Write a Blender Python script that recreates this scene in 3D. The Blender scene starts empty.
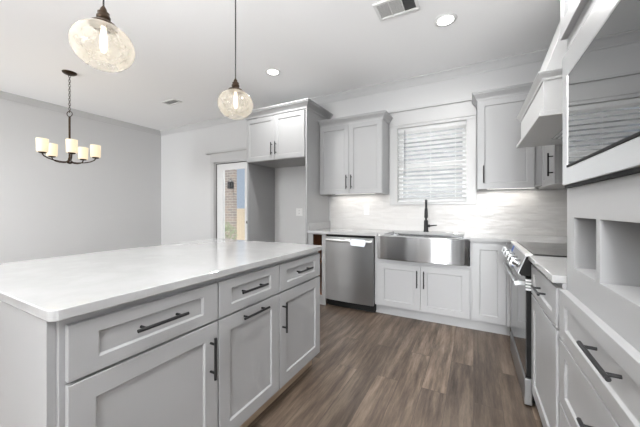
import bpy, bmesh, math, random
from mathutils import Vector, Matrix
random.seed(4)
S = bpy.context.scene
C = S.collection
PI = math.pi

# ------------------------------------------------------------------ camera, sky, lights, exposure
cam_d = bpy.data.cameras.new('camera')
cam = bpy.data.objects.new('camera', cam_d)
C.objects.link(cam)
cam.location = (0, 0, 1.19)
cam.rotation_euler = (PI / 2, 0, math.radians(28.36))
cam_d.lens = 15.9975
cam_d.sensor_width = 36
cam_d.sensor_fit = 'HORIZONTAL'
cam_d.shift_y = -4.7 / 640
cam_d.clip_start = 0.02
S.camera = cam

W = bpy.data.worlds.new('sky')
S.world = W
W.use_nodes = True
wn = W.node_tree.nodes
wl = W.node_tree.links
bg = wn['Background']
tc = wn.new('ShaderNodeTexCoord')
sx = wn.new('ShaderNodeSeparateXYZ')
wl.new(tc.outputs['Generated'], sx.inputs[0])
rp = wn.new('ShaderNodeValToRGB')
rp.color_ramp.elements[0].position = 0.16
rp.color_ramp.elements[0].color = (0.20, 0.235, 0.285, 1)
rp.color_ramp.elements[1].position = 0.45
rp.color_ramp.elements[1].color = (1.25, 1.27, 1.32, 1)
wl.new(sx.outputs['Z'], rp.inputs[0])
wl.new(rp.outputs[0], bg.inputs[0])
bg.inputs[1].default_value = 1.35

S.view_settings.view_transform = 'Standard'
S.view_settings.look = 'None'
S.view_settings.gamma = 1.0
S.view_settings.use_curve_mapping = False
S.view_settings.exposure = 0.70


def light(name, kind, loc, energy, color=(1, 1, 1), rot=(0, 0, 0), size=None, size_y=None, spread=None, parent=None):
    d = bpy.data.lights.new(name, kind)
    d.energy = energy
    d.color = color
    if kind == 'AREA':
        d.shape = 'RECTANGLE' if size_y else 'DISK'
        d.size = size
        if size_y:
            d.size_y = size_y
        if spread:
            d.spread = spread
    elif kind in ('POINT', 'SPOT'):
        d.shadow_soft_size = size or 0.05
        if kind == 'SPOT':
            d.spot_size = spread or 2.2
            d.spot_blend = 0.8
    o = bpy.data.objects.new(name, d)
    C.objects.link(o)
    if parent:
        o.parent = parent
        o.location = Vector(loc) - parent.location
    else:
        o.location = loc
    o.rotation_euler = rot
    return o


sun = light('sun_light', 'SUN', (0, -4, 8), 4.5, (1, 0.95, 0.88), (math.radians(12), 0, math.radians(-30)))
sun.data.angle = 0.01
DAY_FILL = (0.96, 0.98, 1.0)
# added fill lights behind the camera, set at unseen added windows (built below)
UPW = math.radians(84)   # upward tilt meant for the added ceiling fill
light('added_rear_fill', 'AREA', (-1.2, -3.20, 1.25), 165, DAY_FILL, (PI / 2 + math.radians(48), 0, -0.10), 2.2, 1.4, math.radians(84))  # added fill aimed up to brighten the ceiling
light('added_aisle_fill', 'AREA', (0.40, -3.25, 1.45), 14.5, DAY_FILL, (PI / 2 - 0.15, 0, 0.05), 0.8, 1.6, math.radians(46))  # added narrow fill sent low down the aisle onto the base cabinets
light('added_dining_fill', 'AREA', (-4.3, -3.20, 1.25), 36, DAY_FILL, (PI / 2 + math.radians(6), 0, 0.30), 2.2, 1.4, math.radians(70))  # added fill turned towards the left wall
light('added_side_fill', 'AREA', (-5.68, -1.3, 1.15), 2, DAY_FILL, (PI / 2 + 0.35, 0, -PI / 2 + 0.4), 1.8, 1.4, math.radians(90))  # weak added fill from the left


# ------------------------------------------------------------------ materials
def material(name, color, rough=0.5, metal=0.0, spec=0.5, coat=0.0, emit=None, estr=0.0, ior=None):
    m = bpy.data.materials.new(name)
    m.use_nodes = True
    b = m.node_tree.nodes['Principled BSDF']
    b.inputs['Base Color'].default_value = (*color, 1)
    b.inputs['Roughness'].default_value = rough
    b.inputs['Metallic'].default_value = metal
    b.inputs['Specular IOR Level'].default_value = spec
    if ior:
        b.inputs['IOR'].default_value = ior
    if coat:
        b.inputs['Coat Weight'].default_value = coat
        b.inputs['Coat Roughness'].default_value = 0.05
    if emit:
        b.inputs['Emission Color'].default_value = (*emit, 1)
        b.inputs['Emission Strength'].default_value = estr
    return m


def N(m, kind, **kw):
    n = m.node_tree.nodes.new(kind)
    for k, v in kw.items():
        setattr(n, k, v)
    return n


def L(m, a, b):
    m.node_tree.links.new(a, b)


def bsdf(m):
    return m.node_tree.nodes['Principled BSDF']


def coords(m, axes='xyz', scale=(1, 1, 1)):
    """world position with swapped axes, scaled"""
    g = N(m, 'ShaderNodeNewGeometry')
    s = N(m, 'ShaderNodeSeparateXYZ')
    L(m, g.outputs['Position'], s.inputs[0])
    c = N(m, 'ShaderNodeCombineXYZ')
    for i, a in enumerate(axes):
        L(m, s.outputs[a.upper()], c.inputs[i])
    mp = N(m, 'ShaderNodeMapping')
    mp.inputs['Scale'].default_value = scale
    L(m, c.outputs[0], mp.inputs[0])
    return mp.outputs[0]


def ramp(m, fac, stops):
    r = N(m, 'ShaderNodeValToRGB')
    e = r.color_ramp.elements
    while len(e) < len(stops):
        e.new(0.5)
    for el, (p, c) in zip(e, stops):
        el.position = p
        el.color = (*c, 1)
    L(m, fac, r.inputs[0])
    return r.outputs[0]


def noise(m, vec, scale, detail=2, rough=0.5):
    n = N(m, 'ShaderNodeTexNoise')
    n.inputs['Scale'].default_value = scale
    n.inputs['Detail'].default_value = detail
    n.inputs['Roughness'].default_value = rough
    L(m, vec, n.inputs['Vector'])
    return n.outputs['Fac']


def bump(m, height, strength, dist=0.01):
    b = N(m, 'ShaderNodeBump')
    b.inputs['Strength'].default_value = strength
    b.inputs['Distance'].default_value = dist
    L(m, height, b.inputs['Height'])
    L(m, b.outputs[0], bsdf(m).inputs['Normal'])


M = {}
M['cabinet'] = material('grey_cabinet_paint', (0.335, 0.336, 0.338), 0.38)
M['wall'] = material('wall_paint', (0.56, 0.56, 0.558), 0.75)
bump(M['wall'], noise(M['wall'], coords(M['wall']), 220, 2), 0.05, 0.002)
M['ceiling'] = material('ceiling_paint', (0.90, 0.90, 0.90), 0.9)
M['trim'] = material('white_trim_paint', (0.50, 0.50, 0.498), 0.4)
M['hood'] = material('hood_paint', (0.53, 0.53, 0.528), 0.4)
M['door_white'] = material('white_door_paint', (0.72, 0.72, 0.72), 0.35)
M['black'] = material('matte_black_metal', (0.012, 0.012, 0.013), 0.38, 0.3)
M['toe'] = material('toe_kick_black', (0.01, 0.01, 0.01), 0.6)
M['bronze'] = material('dark_bronze', (0.045, 0.028, 0.017), 0.35, 0.8)
M['dark_plastic'] = material('black_plastic', (0.008, 0.008, 0.008), 0.6, 0.0, 0.2)
M['glass_black'] = material('black_appliance_glass', (0.012, 0.013, 0.014), 0.02, 0.0, 0.5, ior=2.5)
M['white_plastic'] = material('white_plastic', (0.74, 0.74, 0.73), 0.35)
M['vent'] = material('vent_white', (0.72, 0.72, 0.71), 0.5)
M['vent_dark'] = material('vent_dark_duct', (0.14, 0.14, 0.14), 0.8)
M['blue_tape'] = material('blue_tape', (0.06, 0.16, 0.55), 0.5)
M['film'] = material('pale_film_tag', (0.70, 0.75, 0.82), 0.25)
M['can_glow'] = material('can_light_lens', (0.9, 0.9, 0.9), 0.4, emit=(1, 0.98, 0.94), estr=7)
M['strip_glow'] = material('led_lens', (0.9, 0.9, 0.9), 0.4, emit=(1, 0.97, 0.92), estr=1.2)
M['bulb'] = material('bulb_glow', (1, 0.9, 0.7), 0.3, emit=(1, 0.84, 0.62), estr=2.2)
M['pane_fill'] = material('glowing_fill_pane', (0.9, 0.9, 0.9), 0.3, emit=(0.93, 0.97, 1), estr=0.5)  # added glow for the unseen panes behind the camera
M['shrub'] = material('shrub_leaf', (0.22, 0.25, 0.16), 0.7)
M['rock'] = material('pale_rock', (0.55, 0.53, 0.50), 0.9)
M['tan'] = material('tan_fence_board', (0.44, 0.37, 0.28), 0.8)

# frosted shade
def translucent(name, col, k, rough=0.45):
    m = material(name, col, rough)
    t = m.node_tree
    tl = t.nodes.new('ShaderNodeBsdfTranslucent')
    tl.inputs[0].default_value = (*col, 1)
    mx_ = t.nodes.new('ShaderNodeMixShader')
    mx_.inputs[0].default_value = k
    t.links.new(bsdf(m).outputs[0], mx_.inputs[1])
    t.links.new(tl.outputs[0], mx_.inputs[2])
    t.links.new(mx_.outputs[0], t.nodes['Material Output'].inputs[0])
    return m


m = M['shade'] = material('frosted_shade_glass', (0.40, 0.35, 0.26), 0.5, emit=(1, 0.80, 0.54), estr=0.50)
# white quartz
m = M['quartz'] = material('white_quartz', (0.62, 0.62, 0.62), 0.06, 0, 0.5)
v = noise(m, coords(m), 2.2, 6, 0.62)
L(m, ramp(m, v, [(0.40, (0.405, 0.405, 0.405)), (0.52, (0.38, 0.38, 0.38)), (0.60, (0.405, 0.405, 0.405))]), bsdf(m).inputs['Base Color'])


def tile_mat(name, axes):
    m = material(name, (0.74, 0.725, 0.71), 0.22, 0, 0.2)
    br = N(m, 'ShaderNodeTexBrick')
    L(m, coords(m, axes), br.inputs['Vector'])
    br.inputs['Scale'].default_value = 1.0
    br.inputs['Brick Width'].default_value = 0.30
    br.inputs['Row Height'].default_value = 0.0757
    br.inputs['Mortar Size'].default_value = 0.0018
    br.inputs['Mortar Smooth'].default_value = 0.3
    br.inputs['Color1'].default_value = (0.60, 0.59, 0.578, 1)
    br.inputs['Color2'].default_value = (0.565, 0.553, 0.54, 1)
    br.inputs['Mortar'].default_value = (0.525, 0.515, 0.505, 1)
    L(m, br.outputs['Color'], bsdf(m).inputs['Base Color'])
    nz = noise(m, coords(m, axes, (1, 2.6, 1)), 8, 1, 0.4)
    b1 = N(m, 'ShaderNodeBump')
    b1.inputs['Strength'].default_value = 0.32
    b1.inputs['Distance'].default_value = 0.02
    L(m, nz, b1.inputs['Height'])
    b2 = N(m, 'ShaderNodeBump', invert=True)
    b2.inputs['Strength'].default_value = 0.5
    b2.inputs['Distance'].default_value = 0.003
    L(m, br.outputs['Fac'], b2.inputs['Height'])
    L(m, b1.outputs[0], b2.inputs['Normal'])
    L(m, b2.outputs[0], bsdf(m).inputs['Normal'])
    return m


M['tile_back'] = tile_mat('white_wavy_tile_back', 'xzy')
M['tile_side'] = tile_mat('white_wavy_tile_side', 'yzx')


def steel_mat(name, scale, lo=0.22, hi=0.34, col=(0.56, 0.565, 0.575), b=0.12, aniso=0.85):
    m = material(name, col, 0.27, 1.0)
    n = noise(m, coords(m, 'xyz', scale), 1.0, 3, 0.6)
    mr = N(m, 'ShaderNodeMapRange')
    mr.inputs['To Min'].default_value = lo
    mr.inputs['To Max'].default_value = hi
    L(m, n, mr.inputs['Value'])
    L(m, mr.outputs[0], bsdf(m).inputs['Roughness'])
    bsdf(m).inputs['Anisotropic'].default_value = aniso
    bsdf(m).inputs['Anisotropic Rotation'].default_value = 0.25
    tg = N(m, 'ShaderNodeTangent', direction_type='RADIAL', axis='Z')
    L(m, tg.outputs[0], bsdf(m).inputs['Tangent'])
    bump(m, noise(m, coords(m, 'xyz', (scale[0] / 8, scale[1] / 8, scale[2] / 8)), 1.0, 1), b, 0.01)
    return m


M['steel'] = steel_mat('brushed_steel', (60, 60, 1.5), 0.28, 0.33, (0.36, 0.365, 0.37), 0.02)
M['steel_dark'] = steel_mat('dark_brushed_steel', (60, 1.5, 60), 0.28, 0.36, (0.13, 0.13, 0.132), 0.0)
M['steel_sink'] = steel_mat('sink_steel', (40, 40, 1.0), 0.17, 0.22, (0.40, 0.405, 0.41), 0.30)
M['steel_bright'] = steel_mat('bright_steel_trim', (2, 2, 60), 0.25, 0.35, (0.85, 0.85, 0.85), 0.02, 0.0)

# plank floor: boards run along world Y
m = M['floor'] = material('vinyl_plank_floor', (0.2, 0.15, 0.12), 0.42)
pv = coords(m, 'yxz')
br = N(m, 'ShaderNodeTexBrick')
br.offset = 0.37
br.offset_frequency = 2
L(m, pv, br.inputs['Vector'])
br.inputs['Scale'].default_value = 1.0
br.inputs['Brick Width'].default_value = 1.22
br.inputs['Row Height'].default_value = 0.152
br.inputs['Mortar Size'].default_value = 0.0012
br.inputs['Mortar Smooth'].default_value = 0.2
br.inputs['Color1'].default_value = (0, 0, 0, 1)
br.inputs['Color2'].default_value = (1, 1, 1, 1)
br.inputs['Mortar'].default_value = (0.5, 0.5, 0.5, 1)
off = N(m, 'ShaderNodeVectorMath', operation='MULTIPLY_ADD')
off.inputs[1].default_value = (7, 7, 7)
L(m, br.outputs['Color'], off.inputs[0])
L(m, coords(m, 'yxz', (1.1, 11, 1)), off.inputs[2])
grain = noise(m, off.outputs[0], 1.7, 8, 0.72)
gcol = ramp(m, grain, [(0.34, (0.076, 0.053, 0.038)), (0.50, (0.172, 0.124, 0.091)), (0.66, (0.31, 0.236, 0.178))])
tone = N(m, 'ShaderNodeMapRange')
tone.inputs['To Min'].default_value = 0.45
tone.inputs['To Max'].default_value = 0.78
L(m, br.outputs['Color'], tone.inputs['Value'])
mul = N(m, 'ShaderNodeVectorMath', operation='SCALE')
L(m, gcol, mul.inputs[0])
L(m, tone.outputs[0], mul.inputs['Scale'])
mx = N(m, 'ShaderNodeMix', data_type='RGBA')
L(m, br.outputs['Fac'], mx.inputs['Factor'])
L(m, mul.outputs[0], mx.inputs['A'])
mx.inputs['B'].default_value = (0.05, 0.036, 0.028, 1)
L(m, mx.outputs['Result'], bsdf(m).inputs['Base Color'])
bump(m, grain, 0.12, 0.004)

# raw wood
m = M['wood'] = material('raw_wood', (0.35, 0.2, 0.1), 0.6)
g = noise(m, coords(m, 'xyz', (14, 14, 2)), 2, 4)
L(m, ramp(m, g, [(0.3, (0.20, 0.085, 0.038)), (0.7, (0.33, 0.155, 0.075))]), bsdf(m).inputs['Base Color'])
m = M['toe_wood'] = material('tan_toe_board', (0.36, 0.27, 0.18), 0.6)
g = noise(m, coords(m, 'xyz', (4, 2, 30)), 2, 4)
L(m, ramp(m, g, [(0.3, (0.30, 0.215, 0.145)), (0.7, (0.42, 0.315, 0.22))]), bsdf(m).inputs['Base Color'])

# brick
m = M['brick'] = material('tumbled_brick', (0.4, 0.25, 0.2), 0.9)
b_ = N(m, 'ShaderNodeTexBrick')
L(m, coords(m, 'xzy'), b_.inputs['Vector'])
b_.inputs['Scale'].default_value = 1.0
b_.inputs['Brick Width'].default_value = 0.21
b_.inputs['Row Height'].default_value = 0.075
b_.inputs['Mortar Size'].default_value = 0.008
b_.inputs['Color1'].default_value = (0.27, 0.215, 0.18, 1)
b_.inputs['Color2'].default_value = (0.20, 0.175, 0.16, 1)
b_.inputs['Mortar'].default_value = (0.36, 0.33, 0.30, 1)
L(m, b_.outputs['Color'], bsdf(m).inputs['Base Color'])
M['concrete'] = material('patio_concrete', (0.62, 0.62, 0.60), 0.9)
M['siding_dark'] = material('grey_siding', (0.28, 0.29, 0.30), 0.85)
M['siding'] = material('pale_siding', (0.70, 0.72, 0.75), 0.8)


def glass_mat(name, tint, body=0.0, body_col=(1, 1, 1), rough=0.02, seeds=False):
    m = bpy.data.materials.new(name)
    m.use_nodes = True
    t = m.node_tree
    t.nodes.clear()
    out = t.nodes.new('ShaderNodeOutputMaterial')
    tr = t.nodes.new('ShaderNodeBsdfTransparent')
    tr.inputs[0].default_value = (*tint, 1)
    gl = t.nodes.new('ShaderNodeBsdfGlossy')
    gl.inputs['Roughness'].default_value = rough
    fr = t.nodes.new('ShaderNodeFresnel')
    ge = t.nodes.new('ShaderNodeNewGeometry')
    io = t.nodes.new('ShaderNodeMapRange')
    io.inputs['To Min'].default_value = 1.45
    io.inputs['To Max'].default_value = 1 / 1.45
    t.links.new(ge.outputs['Backfacing'], io.inputs['Value'])
    t.links.new(io.outputs[0], fr.inputs['IOR'])
    mix = t.nodes.new('ShaderNodeMixShader')
    t.links.new(fr.outputs[0], mix.inputs[0])
    t.links.new(gl.outputs[0], mix.inputs[2])
    if body:
        tl = t.nodes.new('ShaderNodeBsdfTranslucent')
        tl.inputs[0].default_value = (*body_col, 1)
        df = t.nodes.new('ShaderNodeBsdfDiffuse')
        df.inputs[0].default_value = (*body_col, 1)
        ad = t.nodes.new('ShaderNodeMixShader')
        t.links.new(tl.outputs[0], ad.inputs[1])
        t.links.new(df.outputs[0], ad.inputs[2])
        m2 = t.nodes.new('ShaderNodeMixShader')
        t.links.new(tr.outputs[0], m2.inputs[1])
        t.links.new(ad.outputs[0], m2.inputs[2])
        if seeds:
            nz = noise(m, coords(m), 26, 3, 0.6)
            mr = N(m, 'ShaderNodeMapRange')
            mr.inputs['From Min'].default_value = 0.3
            mr.inputs['From Max'].default_value = 0.75
            mr.inputs['To Min'].default_value = body * 0.75
            mr.inputs['To Max'].default_value = body * 1.3
            L(m, nz, mr.inputs['Value'])
            lw = t.nodes.new('ShaderNodeLayerWeight')
            lw.inputs['Blend'].default_value = 0.25
            am = N(m, 'ShaderNodeMath', operation='MULTIPLY_ADD')
            L(m, lw.outputs['Facing'], am.inputs[0])
            am.inputs[1].default_value = 0.5
            L(m, mr.outputs[0], am.inputs[2])
            am.use_clamp = True
            L(m, am.outputs[0], m2.inputs[0])
            bp = t.nodes.new('ShaderNodeBump')
            bp.inputs['Strength'].default_value = 0.35
            bp.inputs['Distance'].default_value = 0.01
            L(m, nz, bp.inputs['Height'])
            L(m, bp.outputs[0], gl.inputs['Normal'])
        else:
            m2.inputs[0].default_value = body
        t.links.new(m2.outputs[0], mix.inputs[1])
    else:
        t.links.new(tr.outputs[0], mix.inputs[1])
    t.links.new(mix.outputs[0], out.inputs[0])
    return m


M['glass'] = glass_mat('clear_glass', (0.96, 0.97, 0.97))
M['seeded'] = glass_mat('seeded_glass', (0.98, 0.97, 0.94), 0.30, (0.62, 0.59, 0.53), 0.04, True)
M['slat'] = translucent('blind_slat', (0.90, 0.90, 0.90), 0.45)


# ------------------------------------------------------------------ mesh helpers (world coordinates)
class MB:
    def __init__(self):
        self.v, self.f, self.smooth = [], [], []

    def add(self, vs, fs, smooth=False):
        k = len(self.v)
        self.v += [Vector(p) for p in vs]
        self.f += [[i + k for i in f] for f in fs]
        self.smooth += [smooth] * len(fs)
        return self

    def box(self, x0, x1, y0, y1, z0, z1):
        p = [(x, y, z) for x in (x0, x1) for y in (y0, y1) for z in (z0, z1)]
        return self.add(p, [(0, 1, 3, 2), (4, 6, 7, 5), (0, 4, 5, 1), (2, 3, 7, 6), (0, 2, 6, 4), (1, 5, 7, 3)])

    def prism(self, poly, axis, a, b):
        """polygon in the two axes other than `axis` (order kept x<y<z), extruded a..b"""
        def P(p, t):
            return {'x': (t, p[0], p[1]), 'y': (p[0], t, p[1]), 'z': (p[0], p[1], t)}[axis]
        n = len(poly)
        vs = [P(p, a) for p in poly] + [P(p, b) for p in poly]
        fs = [tuple(range(n)), tuple(range(n, 2 * n))] + [(i, (i + 1) % n, n + (i + 1) % n, n + i) for i in range(n)]
        return self.add(vs, fs)

    def tube(self, pts, r, seg=12, closed=False, smooth=True):
        pts = [Vector(p) for p in pts]
        n = len(pts)
        rs = r if isinstance(r, (list, tuple)) else [r] * n
        vs, fs = [], []
        up = None
        for i, p in enumerate(pts):
            if closed:
                t = (pts[(i + 1) % n] - pts[i - 1]).normalized()
            else:
                t = (pts[min(i + 1, n - 1)] - pts[max(i - 1, 0)]).normalized()
            if up is None:
                up = Vector((0, 0, 1)) if abs(t.z) < 0.9 else Vector((1, 0, 0))
            a = t.cross(up)
            if a.length < 1e-5:
                a = t.cross(Vector((0.3, 1, 0.2)))
            a.normalize()
            b = a.cross(t).normalized()
            up = b
            for k in range(seg):
                w = 2 * PI * k / seg
                vs.append(p + rs[i] * (math.cos(w) * a + math.sin(w) * b))
        for i in range(n if closed else n - 1):
            j = (i + 1) % n
            for k in range(seg):
                k2 = (k + 1) % seg
                fs.append((i * seg + k, i * seg + k2, j * seg + k2, j * seg + k))
        if not closed:
            fs += [tuple(range(seg)), tuple(range((n - 1) * seg, n * seg))]
        return self.add(vs, fs, smooth)

    def lathe(self, c, prof, seg=32, smooth=True, cap=True):
        vs, fs = [], []
        n = len(prof)
        for r, z in prof:
            for k in range(seg):
                w = 2 * PI * k / seg
                vs.append((c[0] + r * math.cos(w), c[1] + r * math.sin(w), c[2] + z))
        for i in range(n - 1):
            for k in range(seg):
                k2 = (k + 1) % seg
                fs.append((i * seg + k, i * seg + k2, (i + 1) * seg + k2, (i + 1) * seg + k))
        if cap:
            fs += [tuple(range(seg)), tuple(range((n - 1) * seg, n * seg))]
        return self.add(vs, fs, smooth)

    def sweep(self, path, prof, closed=False):
        """profile [(out, z)] along an XY path; `out` is to the right of travel, mitred"""
        n = len(path)
        k = len(prof)
        pts = [Vector(p) for p in path]
        vs, fs = [], []
        for i, p in enumerate(pts):
            d0 = (p - pts[i - 1]).normalized() if (i > 0 or closed) else None
            d1 = (pts[(i + 1) % n] - p).normalized() if (i < n - 1 or closed) else None
            d0 = d0 or d1
            d1 = d1 or d0
            n0 = Vector((d0.y, -d0.x))
            n1 = Vector((d1.y, -d1.x))
            mt = (n0 + n1)
            mt = mt / (mt.length_squared / 2) if mt.length > 1e-6 else n0
            for o, z in prof:
                q = p + mt * o
                vs.append((q.x, q.y, z))
        for i in range(n if closed else n - 1):
            j = (i + 1) % n
            for a in range(k):
                b = (a + 1) % k
                fs.append((i * k + a, i * k + b, j * k + b, j * k + a))
        if not closed:
            fs += [tuple(range(k)), tuple(range((n - 1) * k, n * k))]
        return self.add(vs, fs)

    def grid_wall(self, us, vs_, solid, P):
        """solid cells of a grid as a slab; P(u, v, 0|1) -> point"""
        nu, nv = len(us) - 1, len(vs_) - 1
        ok = lambda i, j: 0 <= i < nu and 0 <= j < nv and solid(0.5 * (us[i] + us[i + 1]), 0.5 * (vs_[j] + vs_[j + 1]))
        for i in range(nu):
            for j in range(nv):
                if not ok(i, j):
                    continue
                a, b, c, d = us[i], us[i + 1], vs_[j], vs_[j + 1]
                for t in (0, 1):
                    self.add([P(a, c, t), P(b, c, t), P(b, d, t), P(a, d, t)], [(0, 1, 2, 3)])
                for (di, dj, q) in ((-1, 0, ((a, c), (a, d))), (1, 0, ((b, c), (b, d))), (0, -1, ((a, c), (b, c))), (0, 1, ((a, d), (b, d)))):
                    if not ok(i + di, j + dj):
                        (u0, v0), (u1, v1) = q
                        self.add([P(u0, v0, 0), P(u1, v1, 0), P(u1, v1, 1), P(u0, v0, 1)], [(0, 1, 2, 3)])
        return self


def place(o, parent, world):
    if parent is not None:
        o.parent = parent
        w = Vector(parent['_w'])
        o.location = Vector(world) - w
    else:
        o.location = world
    o['_w'] = list(world)


def obj(name, mb, mat, parent=None, bevel=0.0, origin=None, seg=2):
    xs = [v.x for v in mb.v]
    ys = [v.y for v in mb.v]
    zs = [v.z for v in mb.v]
    if origin is None:
        origin = Vector(((min(xs) + max(xs)) / 2, (min(ys) + max(ys)) / 2, min(zs) if parent is None else (min(zs) + max(zs)) / 2))
    me = bpy.data.meshes.new(name)
    me.from_pydata([v - Vector(origin) for v in mb.v], [], mb.f)
    bm = bmesh.new()
    bm.from_mesh(me)
    bmesh.ops.remove_doubles(bm, verts=bm.verts, dist=1e-5)
    bmesh.ops.recalc_face_normals(bm, faces=bm.faces)
    bm.to_mesh(me)
    bm.free()
    if all(mb.smooth):
        me.polygons.foreach_set('use_smooth', [True] * len(me.polygons))
    elif any(mb.smooth):
        me.polygons.foreach_set('use_smooth', [True] * len(me.polygons))
        me.set_sharp_from_angle(angle=math.radians(38))
    if all(mb.smooth):
        me.set_sharp_from_angle(angle=math.radians(50))
    me.materials.append(M[mat] if isinstance(mat, str) else mat)
    o = bpy.data.objects.new(name, me)
    C.objects.link(o)
    place(o, parent, origin)
    if bevel:
        b = o.modifiers.new('bevel', 'BEVEL')
        b.width = bevel
        b.segments = seg
        b.limit_method = 'ANGLE'
        b.angle_limit = math.radians(40)
    return o


def tag(o, label, cat, group=None):
    o['label'] = label
    o['category'] = cat
    if group:
        o['group'] = group
    return o


def thing(name, label, cat, loc, group=None):
    o = bpy.data.objects.new(name, None)
    o.empty_display_size = 0.1
    C.objects.link(o)
    place(o, None, Vector(loc))
    return tag(o, label, cat, group)


def struct(name, mb, mat, bevel=0.0):
    o = obj(name, mb, mat, None, bevel)
    o['kind'] = 'structure'
    return o


def copy_tree(o, parent=None):
    c = o.copy()
    C.objects.link(c)
    if parent is not None:
        c.parent = parent
    for ch in list(o.children):
        copy_tree(ch, c)
    return c


# cabinet faces: E faces +X, S faces -Y, W faces -X.  n = distance out of the face plane
def FP(face, plane):
    if face == 'E':
        return lambda u, v, n: (plane + n, u, v)
    if face == 'S':
        return lambda u, v, n: (u, plane - n, v)
    return lambda u, v, n: (plane - n, u, v)


def shaker_mb(face, plane, u0, u1, v0, v1, t=0.02, fu=0.062, fv=0.062, rec=0.009, slope=0.005):
    P = FP(face, plane)
    R = lambda d, e, n: [P(u0 + d, v0 + e, n), P(u1 - d, v0 + e, n), P(u1 - d, v1 - e, n), P(u0 + d, v1 - e, n)]
    rows = R(0, 0, 0) + R(0, 0, t) + R(fu, fv, t) + R(fu + slope, fv + slope, t - rec)
    fs = [(0, 1, 2, 3), (12, 13, 14, 15)]
    for r in range(3):
        for i in range(4):
            j = (i + 1) % 4
            fs.append((r * 4 + i, r * 4 + j, r * 4 + 4 + j, r * 4 + 4 + i))
    return MB().add(rows, fs)


def handle(parent, face, plane, u, v, length, vertical, r=0.0062, off=0.032):
    P = FP(face, plane)
    mb = MB()
    h = length / 2
    q = h - 0.028
    if vertical:
        mb.tube([P(u, v - h, off), P(u, v + h, off)], r, 10)
        for s in (-q, q):
            mb.tube([P(u, v + s, 0), P(u, v + s, off)], r * 0.85, 8)
    else:
        mb.tube([P(u - h, v, off), P(u + h, v, off)], r, 10)
        for s in (-q, q):
            mb.tube([P(u + s, v, 0), P(u + s, v, off)], r * 0.85, 8)
    return obj('handle', mb, 'black', parent)


def shaker(name, parent, face, plane, u0, u1, v0, v1, fu=0.062, fv=0.062, t=0.02):
    return obj(name, shaker_mb(face, plane, u0, u1, v0, v1, t, fu, fv), 'cabinet', parent, 0.0012, seg=1)


CROWN = lambda z0, h, o: [(0, z0), (0.006, z0), (0.008, z0 + 0.2 * h), (0.25 * o, z0 + 0.32 * h), (0.5 * o, z0 + 0.52 * h), (0.82 * o, z0 + 0.72 * h), (0.85 * o, z0 + 0.84 * h), (o, z0 + 0.88 * h), (o, z0 + h), (0, z0 + h)]

# ------------------------------------------------------------------ room shell
XL, XR, YB, YF, ZC = -5.86, 0.93, 3.728, -3.40, 2.835
T = 0.14
struct('floor', MB().box(XL - T, XR + T, YF - T, YB + T, -0.08, 0), 'floor')
struct('ceiling', MB().box(XL - T, XR + T, YF - T, YB + T, ZC, ZC + 0.12), 'ceiling')
WX0, WX1, WZ0, WZ1 = -0.868, -0.072, 1.272, 2.225      # kitchen window opening
DX0, DX1, DZ1 = -4.245, -3.315, 2.045                  # back door opening
us = [XL - T, DX0, DX1, WX0, WX1, XR + T]
vs = [0, WZ0, DZ1, WZ1, ZC]
hole = lambda u, v: (WX0 < u < WX1 and WZ0 < v < WZ1) or (DX0 < u < DX1 and v < DZ1)
struct('wall_back', MB().grid_wall(us, vs, lambda u, v: not hole(u, v), lambda u, v, t: (u, YB + T * t, v)), 'wall')
struct('wall_left', MB().box(XL - T, XL, YF, YB, 0, ZC), 'wall')
struct('wall_right', MB().box(XR, XR + T, YF, YB, 0, ZC), 'wall')
struct('wall_front', MB().box(XL - T, XR + T, YF - T, YF, 0, ZC), 'wall')
struct('trim_1', MB().sweep([(XL, YF), (XL, YB), (XR, YB), (XR, YF)], [(0, ZC - 0.098), (0.010, ZC - 0.098), (0.013, ZC - 0.080), (0.022, ZC - 0.066), (0.042, ZC - 0.034), (0.052, ZC - 0.022), (0.062, ZC - 0.016), (0.062, ZC), (0, ZC)], True), 'trim')
bprof = [(0, 0), (0.014, 0), (0.014, 0.11), (0.009, 0.125), (0, 0.13)]
struct('baseboard_left', MB().sweep([(XL, YF), (XL, YB)], bprof), 'trim')
struct('baseboard_back', MB().sweep([(XL, YB), (DX0 - 0.10, YB)], bprof), 'trim')
struct('baseboard_front', MB().sweep([(XR, YF), (XL, YF)], bprof), 'trim')

# added unseen windows behind the camera: glowing panes on solid walls, for fill
for i, (kind, c, w) in enumerate((('y', -1.2, 2.2), ('y', -4.3, 2.2), ('x', -1.3, 1.8), ('y', 0.40, 0.8))):
    def B(u0, u1, d0, d1, z0, z1, mb):
        if kind == 'y':
            return mb.box(u0, u1, YF + d0, YF + d1, z0, z1)
        return mb.box(XL + d0, XL + d1, u0, u1, z0, z1)
    a, b = c - w / 2, c + w / 2
    o = bpy.data.objects.new('window_%d' % (i + 2), None)
    C.objects.link(o)
    place(o, None, Vector((c, YF, 0.6)) if kind == 'y' else Vector((XL, c, 0.6)))
    o['kind'] = 'structure'
    mb = MB()
    B(a - 0.09, a, 0, 0.03, 0.52, 2.39, mb)
    B(b, b + 0.09, 0, 0.03, 0.52, 2.39, mb)
    B(a, b, 0, 0.03, 2.30, 2.39, mb)
    B(a, b, 0, 0.03, 0.52, 0.60, mb)
    B(c - 0.03, c + 0.03, 0, 0.03, 0.60, 2.30, mb)
    B(a, b, 0, 0.025, 1.42, 1.47, mb)
    obj('window_frame', mb, 'trim', o)
    mb = MB()
    B(a, b, 0.002, 0.012, 0.60, 2.30, mb)
    obj('pane', mb, 'pane_fill', o)

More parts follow.
